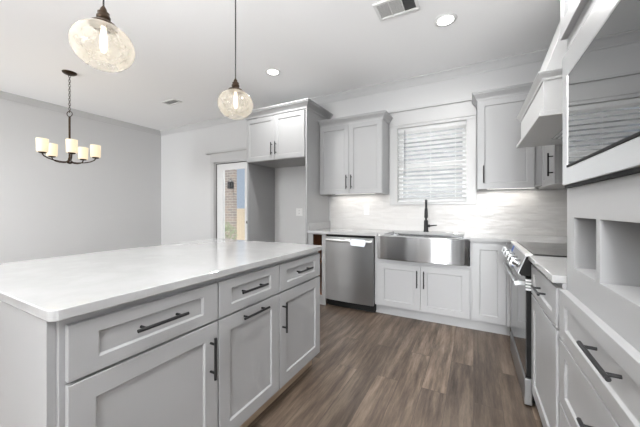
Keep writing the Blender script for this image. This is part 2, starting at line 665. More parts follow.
# kitchen window: casing, sashes, panes
win = bpy.data.objects.new('window_1', None)
C.objects.link(win)
place(win, None, Vector(((WX0 + WX1) / 2, YB, WZ0)))
win['kind'] = 'structure'
mb = MB()
mb.box(WX0 - 0.10, WX0, YB - 0.02, YB, WZ0 - 0.03, WZ1)
mb.box(WX1, WX1 + 0.10, YB - 0.02, YB, WZ0 - 0.03, WZ1)
mb.box(WX0 - 0.10, WX1 + 0.10, YB - 0.022, YB, WZ1, WZ1 + 0.21)
mb.box(WX0 - 0.10, WX1 + 0.10, YB - 0.032, YB, WZ1 + 0.035, WZ1 + 0.050)
mb.box(WX0 - 0.125, WX1 + 0.125, YB - 0.045, YB, WZ1 + 0.21, WZ1 + 0.235)
mb.box(WX0, WX1, YB - 0.02, YB + 0.06, WZ0 - 0.03, WZ0)
obj('casing', mb, 'trim', win, 0.002)
mb = MB()
ym = YB + 0.085
for z0, z1, dy in ((WZ0, 1.765, 0), (1.735, WZ1, 0.03)):
    mb.box(WX0, WX0 + 0.045, ym + dy, ym + dy + 0.03, z0, z1)
    mb.box(WX1 - 0.045, WX1, ym + dy, ym + dy + 0.03, z0, z1)
    mb.box(WX0 + 0.045, WX1 - 0.045, ym + dy, ym + dy + 0.03, z0, z0 + 0.05)
    mb.box(WX0 + 0.045, WX1 - 0.045, ym + dy, ym + dy + 0.03, z1 - 0.04, z1)
obj('sash', mb, 'white_plastic', win)
obj('pane', MB().box(WX0 + 0.045, WX1 - 0.045, ym + 0.013, ym + 0.017, WZ0 + 0.05, 1.725), 'glass', win)
obj('pane', MB().box(WX0 + 0.045, WX1 - 0.045, ym + 0.043, ym + 0.047, 1.785, WZ1 - 0.04), 'glass', win)

# back door
door = bpy.data.objects.new('door_1', None)
C.objects.link(door)
place(door, None, Vector(((DX0 + DX1) / 2, YB, 0)))
door['kind'] = 'structure'
mb = MB()
mb.box(DX0 - 0.085, DX0, YB - 0.02, YB, 0, DZ1)
mb.box(DX1, DX1 + 0.085, YB - 0.02, YB, 0, DZ1)
mb.box(DX0 - 0.09, DX1 + 0.09, YB - 0.024, YB, DZ1, DZ1 + 0.165)
mb.box(DX0 - 0.19, DX1 + 0.19, YB - 0.05, YB, DZ1 + 0.165, DZ1 + 0.20)
mb.box(DX0, DX0 + 0.02, YB, YB + 0.12, 0, DZ1)
mb.box(DX1 - 0.02, DX1, YB, YB + 0.12, 0, DZ1)
mb.box(DX0, DX1, YB, YB + 0.12, DZ1 - 0.02, DZ1)
obj('casing', mb, 'trim', door, 0.002)
mb = MB().box(DX0 + 0.02, DX0 + 0.032, YB + 0.024, YB + 0.03, 0.0, DZ1 - 0.02).box(DX0 + 0.032, DX1 - 0.02, YB + 0.024, YB + 0.03, DZ1 - 0.032, DZ1 - 0.02)
obj('door_gap_shade', mb, 'toe', door)  # black strip put in as the shadow line around the door slab
gx0, gx1, gz0, gz1 = -4.055, -3.505, 0.26, 1.905
dx0, dx1 = DX0 + 0.024, DX1 - 0.024
slab = obj('door_slab', MB().grid_wall([dx0, gx0, gx1, dx1], [0.012, gz0, gz1, DZ1 - 0.024], lambda u, v: not (gx0 < u < gx1 and gz0 < v < gz1), lambda u, v, t: (u, YB + 0.03 + 0.045 * t, v)), 'door_white', door, 0.002)
mb = MB()
for a, b, c_, d in ((gx0 - 0.035, gx0 + 0.01, gz0 - 0.035, gz1 + 0.035), (gx1 - 0.01, gx1 + 0.035, gz0 - 0.035, gz1 + 0.035)):
    mb.box(a, b, YB + 0.02, YB + 0.03, c_, d)
mb.box(gx0 + 0.01, gx1 - 0.01, YB + 0.02, YB + 0.03, gz1 - 0.01, gz1 + 0.035)
mb.box(gx0 + 0.01, gx1 - 0.01, YB + 0.02, YB + 0.03, gz0 - 0.035, gz0 + 0.01)
obj('glazing_bead', mb, 'door_white', slab, 0.003)
obj('pane', MB().box(gx0, gx1, YB + 0.05, YB + 0.056, gz0, gz1), 'glass', slab)
mb = MB().lathe((0, 0, 0), [(0.03, 0), (0.03, 0.008), (0.012, 0.012), (0.012, 0.04), (0.027, 0.05), (0.03, 0.065), (0.02, 0.078), (0.004, 0.08)], 20)
mb.v = [Vector((dx1 - 0.065 + p.x, YB + 0.03 - p.z, 0.96 + p.y)) for p in mb.v]
obj('knob', mb, 'black', slab)

# ------------------------------------------------------------------ outside the door and the window
struct('ground', MB().box(-16, 8, YB + T, 22, -0.25, -0.12), 'concrete')
mb = MB().box(-7.6, -6.03, 6.0, 6.10, -0.12, 2.9)
tag(obj('brick_pillar', mb, 'brick'), 'weathered brown brick porch wall seen through the back door glass', 'brick wall')
mb = MB()
lam = thing('wall_lantern', 'black lantern mounted on the brick wall outside the door', 'lantern', (-6.09, 5.93, 1.74))
obj('lantern_cage', MB().box(-6.15, -6.03, 5.86, 5.98, 1.76, 1.95).lathe((-6.09, 5.92, 1.95), [(0.085, 0), (0.03, 0.06), (0.01, 0.09)], 12), 'black', lam)
obj('wall_mount', MB().box(-6.12, -6.06, 5.97, 6.0, 1.78, 1.92), 'black', lam)
tag(obj('privacy_fence', MB().grid_wall([-8.2 + 0.145 * i + d for i in range(29) for d in (0, 0.139)], [-0.12, 1.20], lambda u, v: ((u + 8.2) % 0.145) < 0.139, lambda u, v, t: (u, 7.6 + 0.03 * t, v)), 'tan'), 'sunlit tan board fence behind the brick wall outside', 'fence')
tag(obj('neighbor_house', MB().box(-9.8, -4.4, 15, 18, -0.12, 2.2).prism([(-10.0, 2.2), (-4.2, 2.2), (-5.4, 3.3), (-8.8, 3.3)], 'y', 14.7, 18.3), 'siding'), 'pale grey blue house beyond the fence, seen through the door', 'house')
tag(obj('neighbor_house', MB().box(-3.4, 6.0, 12, 15, -0.12, 3.9).prism([(-3.8, 3.9), (6.4, 3.9), (1.3, 6.2)], 'y', 11.7, 15.3), 'siding_dark'), 'grey sided house behind the yard, glimpsed between the blind slats', 'house')
rnd = random.Random(2)
mb = MB()
for k in range(260):
    a, e, r = rnd.uniform(0, 2 * PI), rnd.uniform(-0.3, 1.5), rnd.uniform(0.2, 0.36)
    p = Vector((-5.62 + r * math.cos(a) * math.cos(e), 5.25 + r * math.sin(a) * math.cos(e), 0.42 + 1.2 * r * math.sin(e)))
    d = Vector((rnd.uniform(-1, 1), rnd.uniform(-1, 1), rnd.uniform(-0.3, 1))).normalized() * 0.05
    s = d.cross(Vector((rnd.uniform(-1, 1), rnd.uniform(-1, 1), 0.2))).normalized() * 0.022
    mb.add([p - d, p + s, p + d, p - s], [(0, 1, 2, 3)])
sh = thing('shrub', 'small green shrub at the foot of the brick wall outside the door', 'shrub', (-5.62, 5.25, -0.12))
obj('foliage', mb, 'shrub', sh)
obj('stem', MB().tube([(-5.62, 5.25, -0.12), (-5.6, 5.25, 0.2), (-5.63, 5.24, 0.5)], 0.018, 8), 'wood', sh)

# ------------------------------------------------------------------ island
def cab_body(parent, face, plane, depth, u0, u1, z0, z1, toe_mat, toe_in=0.06, toe_h=0.108):
    """carcass behind `plane` (front of the face frame) and a recessed toe board"""
    P = FP(face, plane)
    def bx(n0, n1, v0, v1):
        a, b = P(u0, v0, n0), P(u1, v1, n1)
        lo = [min(a[i], b[i]) for i in range(3)]
        hi = [max(a[i], b[i]) for i in range(3)]
        return MB().box(lo[0], hi[0], lo[1], hi[1], lo[2], hi[2])
    b = obj('cabinet_body', bx(-depth, 0, toe_h if toe_mat else z0, z1), 'cabinet', parent, 0.001, seg=1)
    if toe_mat:
        obj('toe_kick', bx(-depth, -toe_in, 0, toe_h), toe_mat, parent)
    return b


IZ = 0.882
IP = -1.033           # island face frame plane; fronts come out to -1.013
spec = [
    ('grey island cabinet nearest the camera, door pull on its right', 0.357, 0.912, (0.371, 0.908), 'v', 0.868, 0.64, 0.19),
    ('middle grey island cabinet with two horizontal black pulls', 0.912, 1.371, (0.916, 1.367), 'h', 1.143, 1.13, 0.19),
    ('grey island cabinet at the far end, nearest the dishwasher', 1.371, 1.885, (1.375, 1.877), 'v', 1.402, 1.624, 0.18)]
for lab, a, b, (u0, u1), kind, hu, du, dl in spec:
    t = thing('base_cabinet', lab, 'cabinet', (-1.34, (a + b) / 2, 0), 'island base cabinets')
    cab_body(t, 'E', IP, 0.60, a, b, 0, IZ, 'toe_wood', 0.055, 0.112)
    d = shaker('drawer', t, 'E', IP, u0, u1, 0.694, 0.857, 0.076, 0.043)
    handle(d, 'E', -1.0135, du, 0.782, dl, False)
    d = shaker('door', t, 'E', IP, u0, u1, 0.117, 0.684, 0.068, 0.068)
    if kind == 'v':
        handle(d, 'E', -1.0135, hu, 0.540, 0.18, True)
    else:
        handle(d, 'E', -1.0135, hu, 0.652, 0.19, False)
tag(obj('end_panel', MB().box(-1.655, -1.047, 0.335, 0.357, 0, IZ), 'cabinet', None, 0.0015), 'plain grey panel closing the near end of the island', 'panel')
tag(obj('back_panel', MB().box(-1.655, -1.6335, 0.357, 1.885, 0, IZ), 'cabinet', None, 0.0015), 'plain grey panel on the seating side of the island', 'panel')


def rounded(x0, x1, y0, y1, r, n=6):
    p = []
    for cx, cy, a0 in ((x1 - r, y0 + r, -PI / 2), (x1 - r, y1 - r, 0), (x0 + r, y1 - r, PI / 2), (x0 + r, y0 + r, PI)):
        for k in range(n + 1):
            a = a0 + PI / 2 * k / n
            p.append((cx + r * math.cos(a), cy + r * math.sin(a)))
    return p


tag(obj('countertop', MB().prism(rounded(-2.104, -0.996, 0.327, 1.893, 0.025), 'z', IZ, 0.914), 'quartz', None, 0.003), 'white quartz island countertop with rounded corners', 'countertop')

# ------------------------------------------------------------------ back run, base level
BP = 3.138            # face frame plane; fronts come out to 3.118
# open narrow cabinet
t = thing('open_base_cabinet', 'narrow open cabinet with bare brown wood inside, left of the dishwasher', 'cabinet', (-1.73, 3.4, 0))
mb = MB()
mb.box(-1.855, -1.786, 3.118, 3.138, 0.0, IZ - 0.0015).box(-1.655, -1.604, 3.118, 3.138, 0.0, IZ - 0.0015)
mb.box(-1.786, -1.655, 3.118, 3.138, 0.0, 0.115).box(-1.786, -1.655, 3.118, 3.138, 0.868, IZ - 0.0015)
obj('face_frame', mb, 'cabinet', t, 0.001)
mb = MB()
mb.box(-1.855, -1.84, 3.138, 3.72, 0, IZ - 0.0015).box(-1.62, -1.604, 3.138, 3.72, 0, IZ - 0.0015)
mb.box(-1.84, -1.62, 3.70, 3.72, 0, IZ - 0.0015).box(-1.84, -1.62, 3.138, 3.70, 0.10, 0.118).box(-1.84, -1.62, 3.25, 3.70, 0.50, 0.518)
mb.box(-1.84, -1.62, 3.138, 3.70, 0.870, IZ - 0.0015)
obj('wood_interior', mb, 'wood', t)

# dishwasher
t = thing('dishwasher', 'stainless steel dishwasher under the counter left of the sink', 'dishwasher', (-1.292, 3.4, 0))
obj('tub', MB().box(-1.596, -0.988, 3.135, 3.70, 0.02, 0.872), 'dark_plastic', t)
mb = MB()
n = 10
fr = [(-1.592 + 0.6 * k / n, 3.098 - 0.010 * math.sin(PI * k / n)) for k in range(n + 1)]
mb.prism(fr + [(-0.992, 3.134), (-1.592, 3.134)], 'z', 0.092, 0.853)
dd = obj('door', mb, 'steel', t, 0.003)
mb = MB()
pr = []
for k in range(13):
    s = k / 12
    pr.append((-1.572 + 0.556 * s, 3.070 - 0.022 * math.sin(PI * s), 0.818))
mb.tube(pr, 0.013, 12)
for x in (-1.565, -1.023):
    mb.tube([(x, 3.100, 0.818), (x, 3.070, 0.818)], 0.012, 10)
obj('handle', mb, 'steel_bright', dd)
obj('film_tag', MB().prism([(-1.235, 0.772), (-1.075, 0.762), (-1.058, 0.800), (-1.066, 0.842), (-1.225, 0.846), (-1.243, 0.815)], 'y', 3.028, 3.0305), 'film', dd)
obj('toe_kick', MB().box(-1.592, -0.992, 3.17, 3.19, 0.0, 0.085), 'toe', t)

# sink cabinet
t = thing('base_cabinet', 'wide two-door grey cabinet under the steel farmhouse sink', 'cabinet', (-0.49, 3.4, 0))
mb = MB()
mb.box(-0.985, -0.952, BP, 3.72, 0.108, IZ).box(-0.028, -0.018, BP, 3.72, 0.108, IZ)
mb.box(-0.952, -0.028, BP, 3.72, 0.108, 0.63)
obj('cabinet_body', mb, 'cabinet', t, 0.001, seg=1)
obj('toe_kick', MB().box(-0.985, -0.018, 3.192, 3.72, 0, 0.108), 'cabinet', t)
for u0, u1, hu in ((-0.940, -0.4905, -0.522), (-0.4855, -0.036, -0.454)):
    d = shaker('door', t, 'S', BP, u0, u1, 0.115, 0.592, 0.064, 0.064)
    handle(d, 'S', 3.1185, hu, 0.452, 0.18, True)
# corner cabinet
t = thing('base_cabinet', 'narrow grey corner cabinet between the sink and the range', 'cabinet', (0.2, 3.4, 0))
obj('cabinet_body', MB().box(-0.018, 0.928, BP, 3.72, 0.108, IZ).box(0.318, 0.928, 2.862, BP, 0.108, IZ), 'cabinet', t, 0.001, seg=1)
mb = MB().box(-0.018, 0.30, 3.192, 3.212, 0, 0.108).box(0.34, 0.36, 2.862, 3.192, 0, 0.108)
obj('toe_kick', mb, 'cabinet', t)
shaker('door', t, 'S', BP, -0.010, 0.262, 0.115, 0.862, 0.062, 0.062)
obj('filler', MB().box(0.268, 0.318, 3.118, BP, 0.108, IZ).box(0.298, 0.318, 2.862, 3.118, 0.108, IZ), 'cabinet', t)

# back countertop with the sink cut out of its front edge, and its side splash
t = thing('countertop', 'long white quartz countertop running along the back wall', 'countertop', (-0.5, 3.4, IZ))
poly = [(-1.853, 3.095), (-0.948, 3.095), (-0.948, 3.118), (-0.875, 3.118), (-0.875, 3.56), (-0.085, 3.56), (-0.085, 3.118), (-0.036, 3.118), (-0.036, 3.095), (0.29, 3.095), (0.29, 2.862), (0.929, 2.862), (0.929, 3.72), (-1.853, 3.72)]
obj('slab', MB().prism(poly, 'z', IZ, 0.914), 'quartz', t, 0.002)


tag(obj('side_splash', MB().box(-1.853, -1.835, 3.10, 3.72, 0.9142, 1.01), 'quartz', None, 0.002), 'low white quartz side splash against the refrigerator panel', 'side splash')

# farmhouse sink
t = thing('farmhouse_sink', 'stainless steel farmhouse sink with a bowed apron front', 'sink', (-0.48, 3.3, 0.64))
n = 24
fr = [(-0.945 + 0.906 * k / n, 3.098 - 0.050 * math.sin(PI * k / n) ** 0.8) for k in range(n + 1)]
obj('apron', MB().prism(fr + [(-0.039, 3.116), (-0.945, 3.116)], 'z', 0.637, 0.896), 'steel_sink', t, 0.006)
mb = MB()
mb.box(-0.90, -0.875, 3.116, 3.58, 0.65, 0.881).box(-0.085, -0.060, 3.116, 3.58, 0.65, 0.881)
mb.box(-0.875, -0.085, 3.56, 3.58, 0.65, 0.881).box(-0.875, -0.085, 3.116, 3.136, 0.65, 0.896).box(-0.875, -0.085, 3.136, 3.56, 0.65, 0.665)
obj('basin', mb, 'steel_sink', t)
obj('drain', MB().lathe((-0.48, 3.40, 0.665), [(0.045, 0), (0.045, 0.004), (0.03, 0.002), (0.005, 0.001)], 20), 'steel_bright', t)

# faucet
t = thing('faucet', 'matte black pull-down faucet standing behind the sink', 'faucet', (-0.505, 3.635, 0.914))
fx, fy = -0.505, 3.635
obj('base', MB().lathe((fx, fy, 0.914), [(0.029, 0), (0.029, 0.012), (0.025, 0.018), (0.024, 0.13), (0.018, 0.14), (0.005, 0.141)], 20), 'black', t)
pts = [(fx, fy, 1.05), (fx, fy, 1.19)]
R_ = 0.085
dv = Vector((0.14, -0.99, 0)).normalized()
for k in range(13):
    a = PI * k / 12 * 1.02
    q = Vector((fx, fy, 1.205)) + dv * (R_ - R_ * math.cos(a)) + Vector((0, 0, R_ * math.sin(a)))
    pts.append(tuple(q))
obj('spout', MB().tube(pts, 0.0125, 12), 'black', t)
e = Vector(pts[-1])
obj('spray_head', MB().tube([e, e + Vector((0, 0, -0.02)), e + Vector((0, 0, -0.10)), e + Vector((0, 0, -0.115))], [0.014, 0.017, 0.021, 0.018], 14), 'black', t)
obj('lever', MB().tube([(fx + 0.02, fy, 0.985), (fx + 0.045, fy, 0.985)], 0.017, 12).tube([(fx + 0.04, fy, 0.985), (fx + 0.075, fy - 0.01, 0.99), (fx + 0.125, fy - 0.02, 0.996)], [0.010, 0.008, 0.006], 10), 'black', t)

# ------------------------------------------------------------------ right run: range, base cabinet, tall cabinet
RF = 0.322            # face frame plane; fronts come out to 0.302
RY0, RY1 = 2.092, 2.852
t = thing('range', 'slide-in stainless range with black glass door beside the corner', 'range', (0.6, (RY0 + RY1) / 2, 0))
obj('oven_body', MB().box(0.312, 0.926, RY0, RY1, 0.03, 0.914), 'dark_plastic', t)
obj('cooktop', MB().box(0.318, 0.920, RY0 + 0.004, RY1 - 0.008, 0.914, 0.920), 'glass_black', t, 0.002)
obj('cooktop_trim', MB().box(0.274, 0.312, RY0, RY1, 0.905, 0.919), 'steel_bright', t, 0.002)
pan = obj('control_panel', MB().prism([(0.254, 0.785), (0.248, 0.785), (0.236, 0.800), (0.274, 0.905), (0.280, 0.905), (0.243, 0.800)], 'y', RY0, RY1), 'steel', t, 0.001)
obj('panel_housing', MB().prism([(0.312, 0.786), (0.2545, 0.786), (0.2440, 0.800), (0.2805, 0.9045), (0.312, 0.9045)], 'y', RY0 + 0.001, RY1 - 0.001), 'dark_plastic', t)
for k in range(5):
    y = RY0 + 0.09 + 0.145 * k
    mb = MB().lathe((0, 0, 0), [(0.027, 0), (0.027, 0.006), (0.021, 0.010), (0.019, 0.032), (0.016, 0.036), (0.003, 0.037)], 18)
    mb.add([(x, y_, z) for x in (-0.004, 0.004) for y_ in (-0.022, 0.022) for z in (0.0, 0.046)], [(0, 1, 3, 2), (4, 6, 7, 5), (0, 4, 5, 1), (2, 3, 7, 6), (0, 2, 6, 4), (1, 5, 7, 3)])
    nv = Vector((-0.94, 0, 0.34)).normalized()
    av = Vector((0, 1, 0))
    bv = nv.cross(av)
    c0 = Vector((0.2525, y, 0.8455))
    mb.v = [c0 + av * p.x + bv * p.y + nv * p.z for p in mb.v]
    obj('knob', mb, 'steel', pan)
obj('blue_tape', MB().prism([(0.235, 0.800), (0.2735, 0.905), (0.2725, 0.9055), (0.234, 0.8005)], 'y', 2.60, 2.655), 'blue_tape', pan)
obj('blue_tape', MB().prism([(0.235, 0.800), (0.254, 0.852), (0.253, 0.8525), (0.234, 0.8005)], 'y', 2.32, 2.36), 'blue_tape', pan)
dr = obj('oven_door', MB().box(0.2815, 0.310, RY0 + 0.004, RY1 - 0.004, 0.176, 0.775), 'dark_plastic', t, 0.002)
obj('door_glass', MB().box(0.276, 0.2815, RY0 + 0.004, RY1 - 0.004, 0.176, 0.775), 'glass_black', dr)
mb = MB().tube([(0.232, RY0 + 0.02, 0.735), (0.232, RY1 - 0.02, 0.735)], 0.012, 12)
for y in (RY0 + 0.045, RY1 - 0.045):
    mb.box(0.232, 0.277, y - 0.012, y + 0.012, 0.722, 0.748)
obj('handle', mb, 'steel', dr)
mb = MB()
for k in range(4):
    mb.box(0.276, 0.311, RY0 - 0.0005, RY0 + 0.004, 0.70 + 0.018 * k, 0.712 + 0.018 * k)
obj('door_vent', mb, 'steel_bright', dr)
obj('warming_drawer', MB().box(0.270, 0.311, RY0 + 0.002, RY1 - 0.004, 0.012, 0.168), 'steel', t, 0.004)
obj('foot_rail', MB().box(0.36, 0.88, RY0 + 0.02, RY1 - 0.02, 0.0, 0.03), 'toe', t)

CY0, CY1 = 1.503, 2.086
t = thing('base_cabinet', 'grey one-drawer base cabinet between the range and the tall oven cabinet', 'cabinet', (0.6, (CY0 + CY1) / 2, 0))
cab_body(t, 'W', RF, 0.60, CY0, CY1, 0, IZ, 'cabinet')
d = shaker('drawer', t, 'W', RF, CY0 + 0.005, CY1 - 0.005, 0.694, 0.860, 0.07, 0.043)
handle(d, 'W', 0.3025, 1.765, 0.782, 0.17, False)
shaker('door', t, 'W', RF, CY0 + 0.005, CY1 - 0.005, 0.115, 0.684, 0.066, 0.066)
tag(obj('countertop', MB().box(0.288, 0.929, CY0 - 0.002, CY1 + 0.002, IZ, 0.914), 'quartz', None, 0.004), 'short white quartz countertop between the range and the tall cabinet', 'countertop')

TX, TY0, TY1, TZ = 0.335, 0.595, 1.497, 2.42
t = thing('oven_cabinet', 'tall grey cabinet with open cubbies holding the microwave on the right', 'cabinet', (0.63, 1.05, 0))
mb = MB()
CA, CB = (1.185, 1.405), (0.69, 1.154)
Z1, Z2, Z3, Z4 = 0.966, 1.157, 1.300, 1.775
MY0, MY1 = 0.645, 1.448
tus = [TY0, MY0, CB[0], CB[1], CA[0], CA[1], MY1, TY1]
tvs = [0.108, Z1, Z2, Z3, Z4, TZ]


def tsolid(u, v):
    if Z1 < v < Z2 and (CA[0] < u < CA[1] or CB[0] < u < CB[1]):
        return False
    return not (Z3 < v < Z4 and MY0 < u < MY1)


mb.grid_wall(tus, tvs, tsolid, lambda u, v, k: (TX + 0.56 * k, u, v))
mb.box(TX + 0.56, 0.929, TY0, TY1, 0.108, TZ)
obj('cabinet_body', mb, 'cabinet', t, 0.0012, seg=1)
obj('toe_kick', MB().box(0.40, 0.929, TY0, TY1, 0, 0.108), 'cabinet', t)
for z0, z1, hz in ((0.668, 0.862, 0.790), (0.406, 0.660, 0.560), (0.115, 0.398, 0.30)):
    d = shaker('drawer', t, 'W', TX, TY0 + 0.005, TY1 - 0.006, z0, z1, 0.075, 0.050, 0.026)
    handle(d, 'W', 0.3095, 1.012, hz, 0.21, False)
for u0, u1, hu in ((TY0 + 0.006, 1.043, 1.01), (1.049, TY1 + 0.0, 1.08)):
    d = shaker('door', t, 'W', TX, u0, u1, 1.880, 2.405, 0.062, 0.062, 0.022)
    handle(d, 'W', 0.3135, hu, 2.02, 0.18, True)
obj('crown', MB().sweep([(0.929, TY0), (TX, TY0), (TX, TY1), (0.929, TY1)][::-1], CROWN(TZ, 0.10, 0.055)), 'cabinet', t)

mw = thing('microwave', 'built-in microwave with steel trim frame and dark mirrored glass', 'microwave', (0.5, 1.04, 1.283))
obj('oven_box', MB().box(0.34, 0.80, MY0 + 0.01, MY1 - 0.01, 1.310, 1.765), 'dark_plastic', mw)
my0, my1 = 0.625, 1.468
g0, g1, h0, h1 = 0.70, 1.404, 1.348, 1.700
obj('trim_shade_strip', MB().box(0.320, 0.3345, my0 + 0.004, my1 - 0.004, 1.272, 1.283), 'dark_plastic', mw)  # dark strip put in as the shade below the microwave trim
fr_ = obj('trim_frame', MB().grid_wall([my0, g0, g1, my1], [1.283, h0, h1, 1.790], lambda u, v: not (g0 < u < g1 and h0 < v < h1), lambda u, v, k: (0.314 + 0.0205 * k, u, v)), 'steel_bright', mw, 0.003)
obj('door_glass', MB().box(0.317, 0.336, g0, g1, h0, h1), 'glass_black', mw)
mb = MB()
mb.box(0.3125, 0.3165, g0, g1, h0, h0 + 0.008)
obj('glass_edge', mb, 'dark_plastic', mw)

# ------------------------------------------------------------------ backsplash
mb = MB().box(-1.834, -0.972, 3.720, 3.7275, 0.9145, 1.378).box(-0.972, 0.032, 3.720, 3.7275, 0.9145, 1.240).box(0.032, 0.922, 3.720, 3.7275, 0.9145, 1.378)
tag(obj('tile_backsplash', mb, 'tile_back'), 'glossy white wavy tile backsplash along the back wall behind the sink', 'backsplash')
mb = MB().box(0.9225, 0.9295, 1.500, 3.7195, 0.9195, 1.378).box(0.9225, 0.9295, 1.99, 2.86, 1.378, 1.70)
tag(obj('tile_backsplash', mb, 'tile_side'), 'glossy white wavy tile backsplash on the right wall behind the range', 'backsplash')

# ------------------------------------------------------------------ upper cabinets
UZ0, UZ1, UP = 1.380, 2.290, 3.420
t = thing('wall_cabinet', 'two-door grey wall cabinet left of the kitchen window', 'cabinet', (-1.41, 3.57, UZ0))
obj('cabinet_body', MB().box(-1.848, -0.975, UP, 3.727, UZ0 + 0.022, UZ1).box(-1.848, -1.832, UP, 3.727, UZ0, UZ0 + 0.022).box(-0.991, -0.975, UP, 3.727, UZ0, UZ0 + 0.022), 'cabinet', t, 0.0012, seg=1)
for u0, u1, hu in ((-1.842, -1.415, -1.443), (-1.411, -0.981, -1.376)):
    d = shaker('door', t, 'S', UP, u0, u1, UZ0 + 0.002, UZ1 - 0.006, 0.060, 0.060)
    handle(d, 'S', 3.4005, hu, 1.535, 0.18, True)
obj('crown', MB().sweep([(-0.975, 3.727), (-0.975, UP - 0.0), (-1.848, UP - 0.0)][::-1], CROWN(UZ1, 0.085, 0.050)), 'cabinet', t)

t = thing('wall_cabinet', 'single-door grey wall cabinet right of the kitchen window', 'cabinet', (0.31, 3.57, UZ0))
obj('cabinet_body', MB().box(0.035, 0.594, UP, 3.727, UZ0 + 0.034, UZ1 + 0.03).box(0.035, 0.051, UP, 3.727, UZ0 + 0.012, UZ0 + 0.034), 'cabinet', t, 0.0012, seg=1)
d = shaker('door', t, 'S', UP, 0.042, 0.520, UZ0 + 0.014, UZ1 + 0.024, 0.060, 0.060)
handle(d, 'S', 3.4005, 0.092, 1.545, 0.18, True)
obj('crown', MB().sweep([(0.035, 3.727), (0.035, UP), (0.594, UP)], CROWN(UZ1 + 0.03, 0.085, 0.050)), 'cabinet', t)

t = thing('wall_cabinet', 'narrow grey wall cabinet in the corner beside the range hood', 'cabinet', (0.76, 3.3, UZ0))
obj('cabinet_body', MB().box(0.595, 0.929, 2.905, 3.727, UZ0 + 0.012, UZ1 + 0.03), 'cabinet', t, 0.0012, seg=1)
d = shaker('door', t, 'W', 0.595, 2.911, 3.395, UZ0 + 0.014, UZ1 + 0.024, 0.060, 0.060)
handle(d, 'W', 0.5745, 2.965, 1.555, 0.19, True)
obj('crown', MB().sweep([(0.595, 3.42), (0.595, 2.905)], [(o, z) for o, z in CROWN(UZ1 + 0.03, 0.085, 0.050)]), 'cabinet', t)

# refrigerator surround
FX0, FX1, FY, FZ0, FZ1 = -2.868, -1.856, 3.105, 1.850, 2.465
t = thing('refrigerator_cabinet', 'tall grey refrigerator surround with an empty alcove and two upper doors', 'cabinet', (-2.36, 3.4, 0))
obj('side_panel', MB().box(FX0, FX0 + 0.02, FY, 3.727, 0, FZ1), 'cabinet', t, 0.0012, seg=1)
obj('side_panel', MB().box(FX1 - 0.020, FX1, FY - 0.018, 3.727, 0, FZ1), 'cabinet', t, 0.0012, seg=1)
obj('cabinet_body', MB().box(FX0 + 0.02, FX1 - 0.02, FY, 3.727, FZ0, FZ1), 'cabinet', t, 0.0012, seg=1)
for u0, u1, hu in ((FX0 + 0.006, -2.372, -2.404), (-2.368, FX1 - 0.034, -2.335)):
    d = shaker('door', t, 'S', FY, u0, u1, FZ0 + 0.005, FZ1 - 0.012, 0.060, 0.060)
    handle(d, 'S', FY - 0.0195, hu, 2.005, 0.17, True)
obj('crown', MB().sweep([(FX1, 3.727), (FX1, FY - 0.018), (FX0, FY - 0.018), (FX0, 3.727)], [(-o, z) for o, z in CROWN(FZ1, 0.095, 0.062)]), 'cabinet', t)

# range hood
t = thing('range_hood', 'white tapered wooden range hood above the range', 'range hood', (0.64, 2.425, 1.70))
HY0, HY1 = 1.992, 2.862
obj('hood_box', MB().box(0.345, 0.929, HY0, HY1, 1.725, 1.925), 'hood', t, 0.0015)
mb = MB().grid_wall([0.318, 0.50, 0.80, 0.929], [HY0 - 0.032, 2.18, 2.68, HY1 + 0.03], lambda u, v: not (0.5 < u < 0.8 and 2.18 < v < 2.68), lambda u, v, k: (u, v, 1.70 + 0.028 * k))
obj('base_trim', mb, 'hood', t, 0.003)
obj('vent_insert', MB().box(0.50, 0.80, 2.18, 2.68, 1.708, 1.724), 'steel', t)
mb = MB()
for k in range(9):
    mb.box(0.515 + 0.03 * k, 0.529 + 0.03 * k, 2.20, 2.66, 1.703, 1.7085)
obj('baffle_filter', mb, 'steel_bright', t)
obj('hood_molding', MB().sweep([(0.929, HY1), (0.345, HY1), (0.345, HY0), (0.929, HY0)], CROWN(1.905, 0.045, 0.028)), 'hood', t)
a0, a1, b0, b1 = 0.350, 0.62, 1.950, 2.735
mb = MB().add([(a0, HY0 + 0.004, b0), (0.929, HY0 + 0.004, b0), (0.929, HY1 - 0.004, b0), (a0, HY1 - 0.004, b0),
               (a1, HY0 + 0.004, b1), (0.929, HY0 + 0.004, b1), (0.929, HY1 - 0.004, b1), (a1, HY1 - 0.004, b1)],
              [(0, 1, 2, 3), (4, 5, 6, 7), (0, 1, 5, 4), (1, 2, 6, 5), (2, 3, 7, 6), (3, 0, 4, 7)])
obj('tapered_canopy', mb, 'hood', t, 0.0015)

# under-cabinet lights
for i, (x0, x1, lab, e) in enumerate(((-1.72, -1.12, 'slim led light bar under the cabinet left of the window', 0.7), (0.12, 0.56, 'slim led light bar under the cabinet right of the window', 0.7))):
    z = UZ0 + (0.022 if i == 0 else 0.034)
    t = thing('light_bar', lab, 'light', ((x0 + x1) / 2, 3.61, z - 0.012), 'under cabinet lights')
    obj('housing', MB().box(x0, x1, 3.60, 3.63, z - 0.008, z), 'white_plastic', t)
    obj('lens', MB().box(x0 + 0.01, x1 - 0.01, 3.603, 3.627, z - 0.011, z - 0.008), 'strip_glow', t)
    light('led_glow', 'AREA', ((x0 + x1) / 2, 3.615, z - 0.014), e, (1, 0.97, 0.92), (0, 0, 0), x1 - x0, 0.02, parent=t)

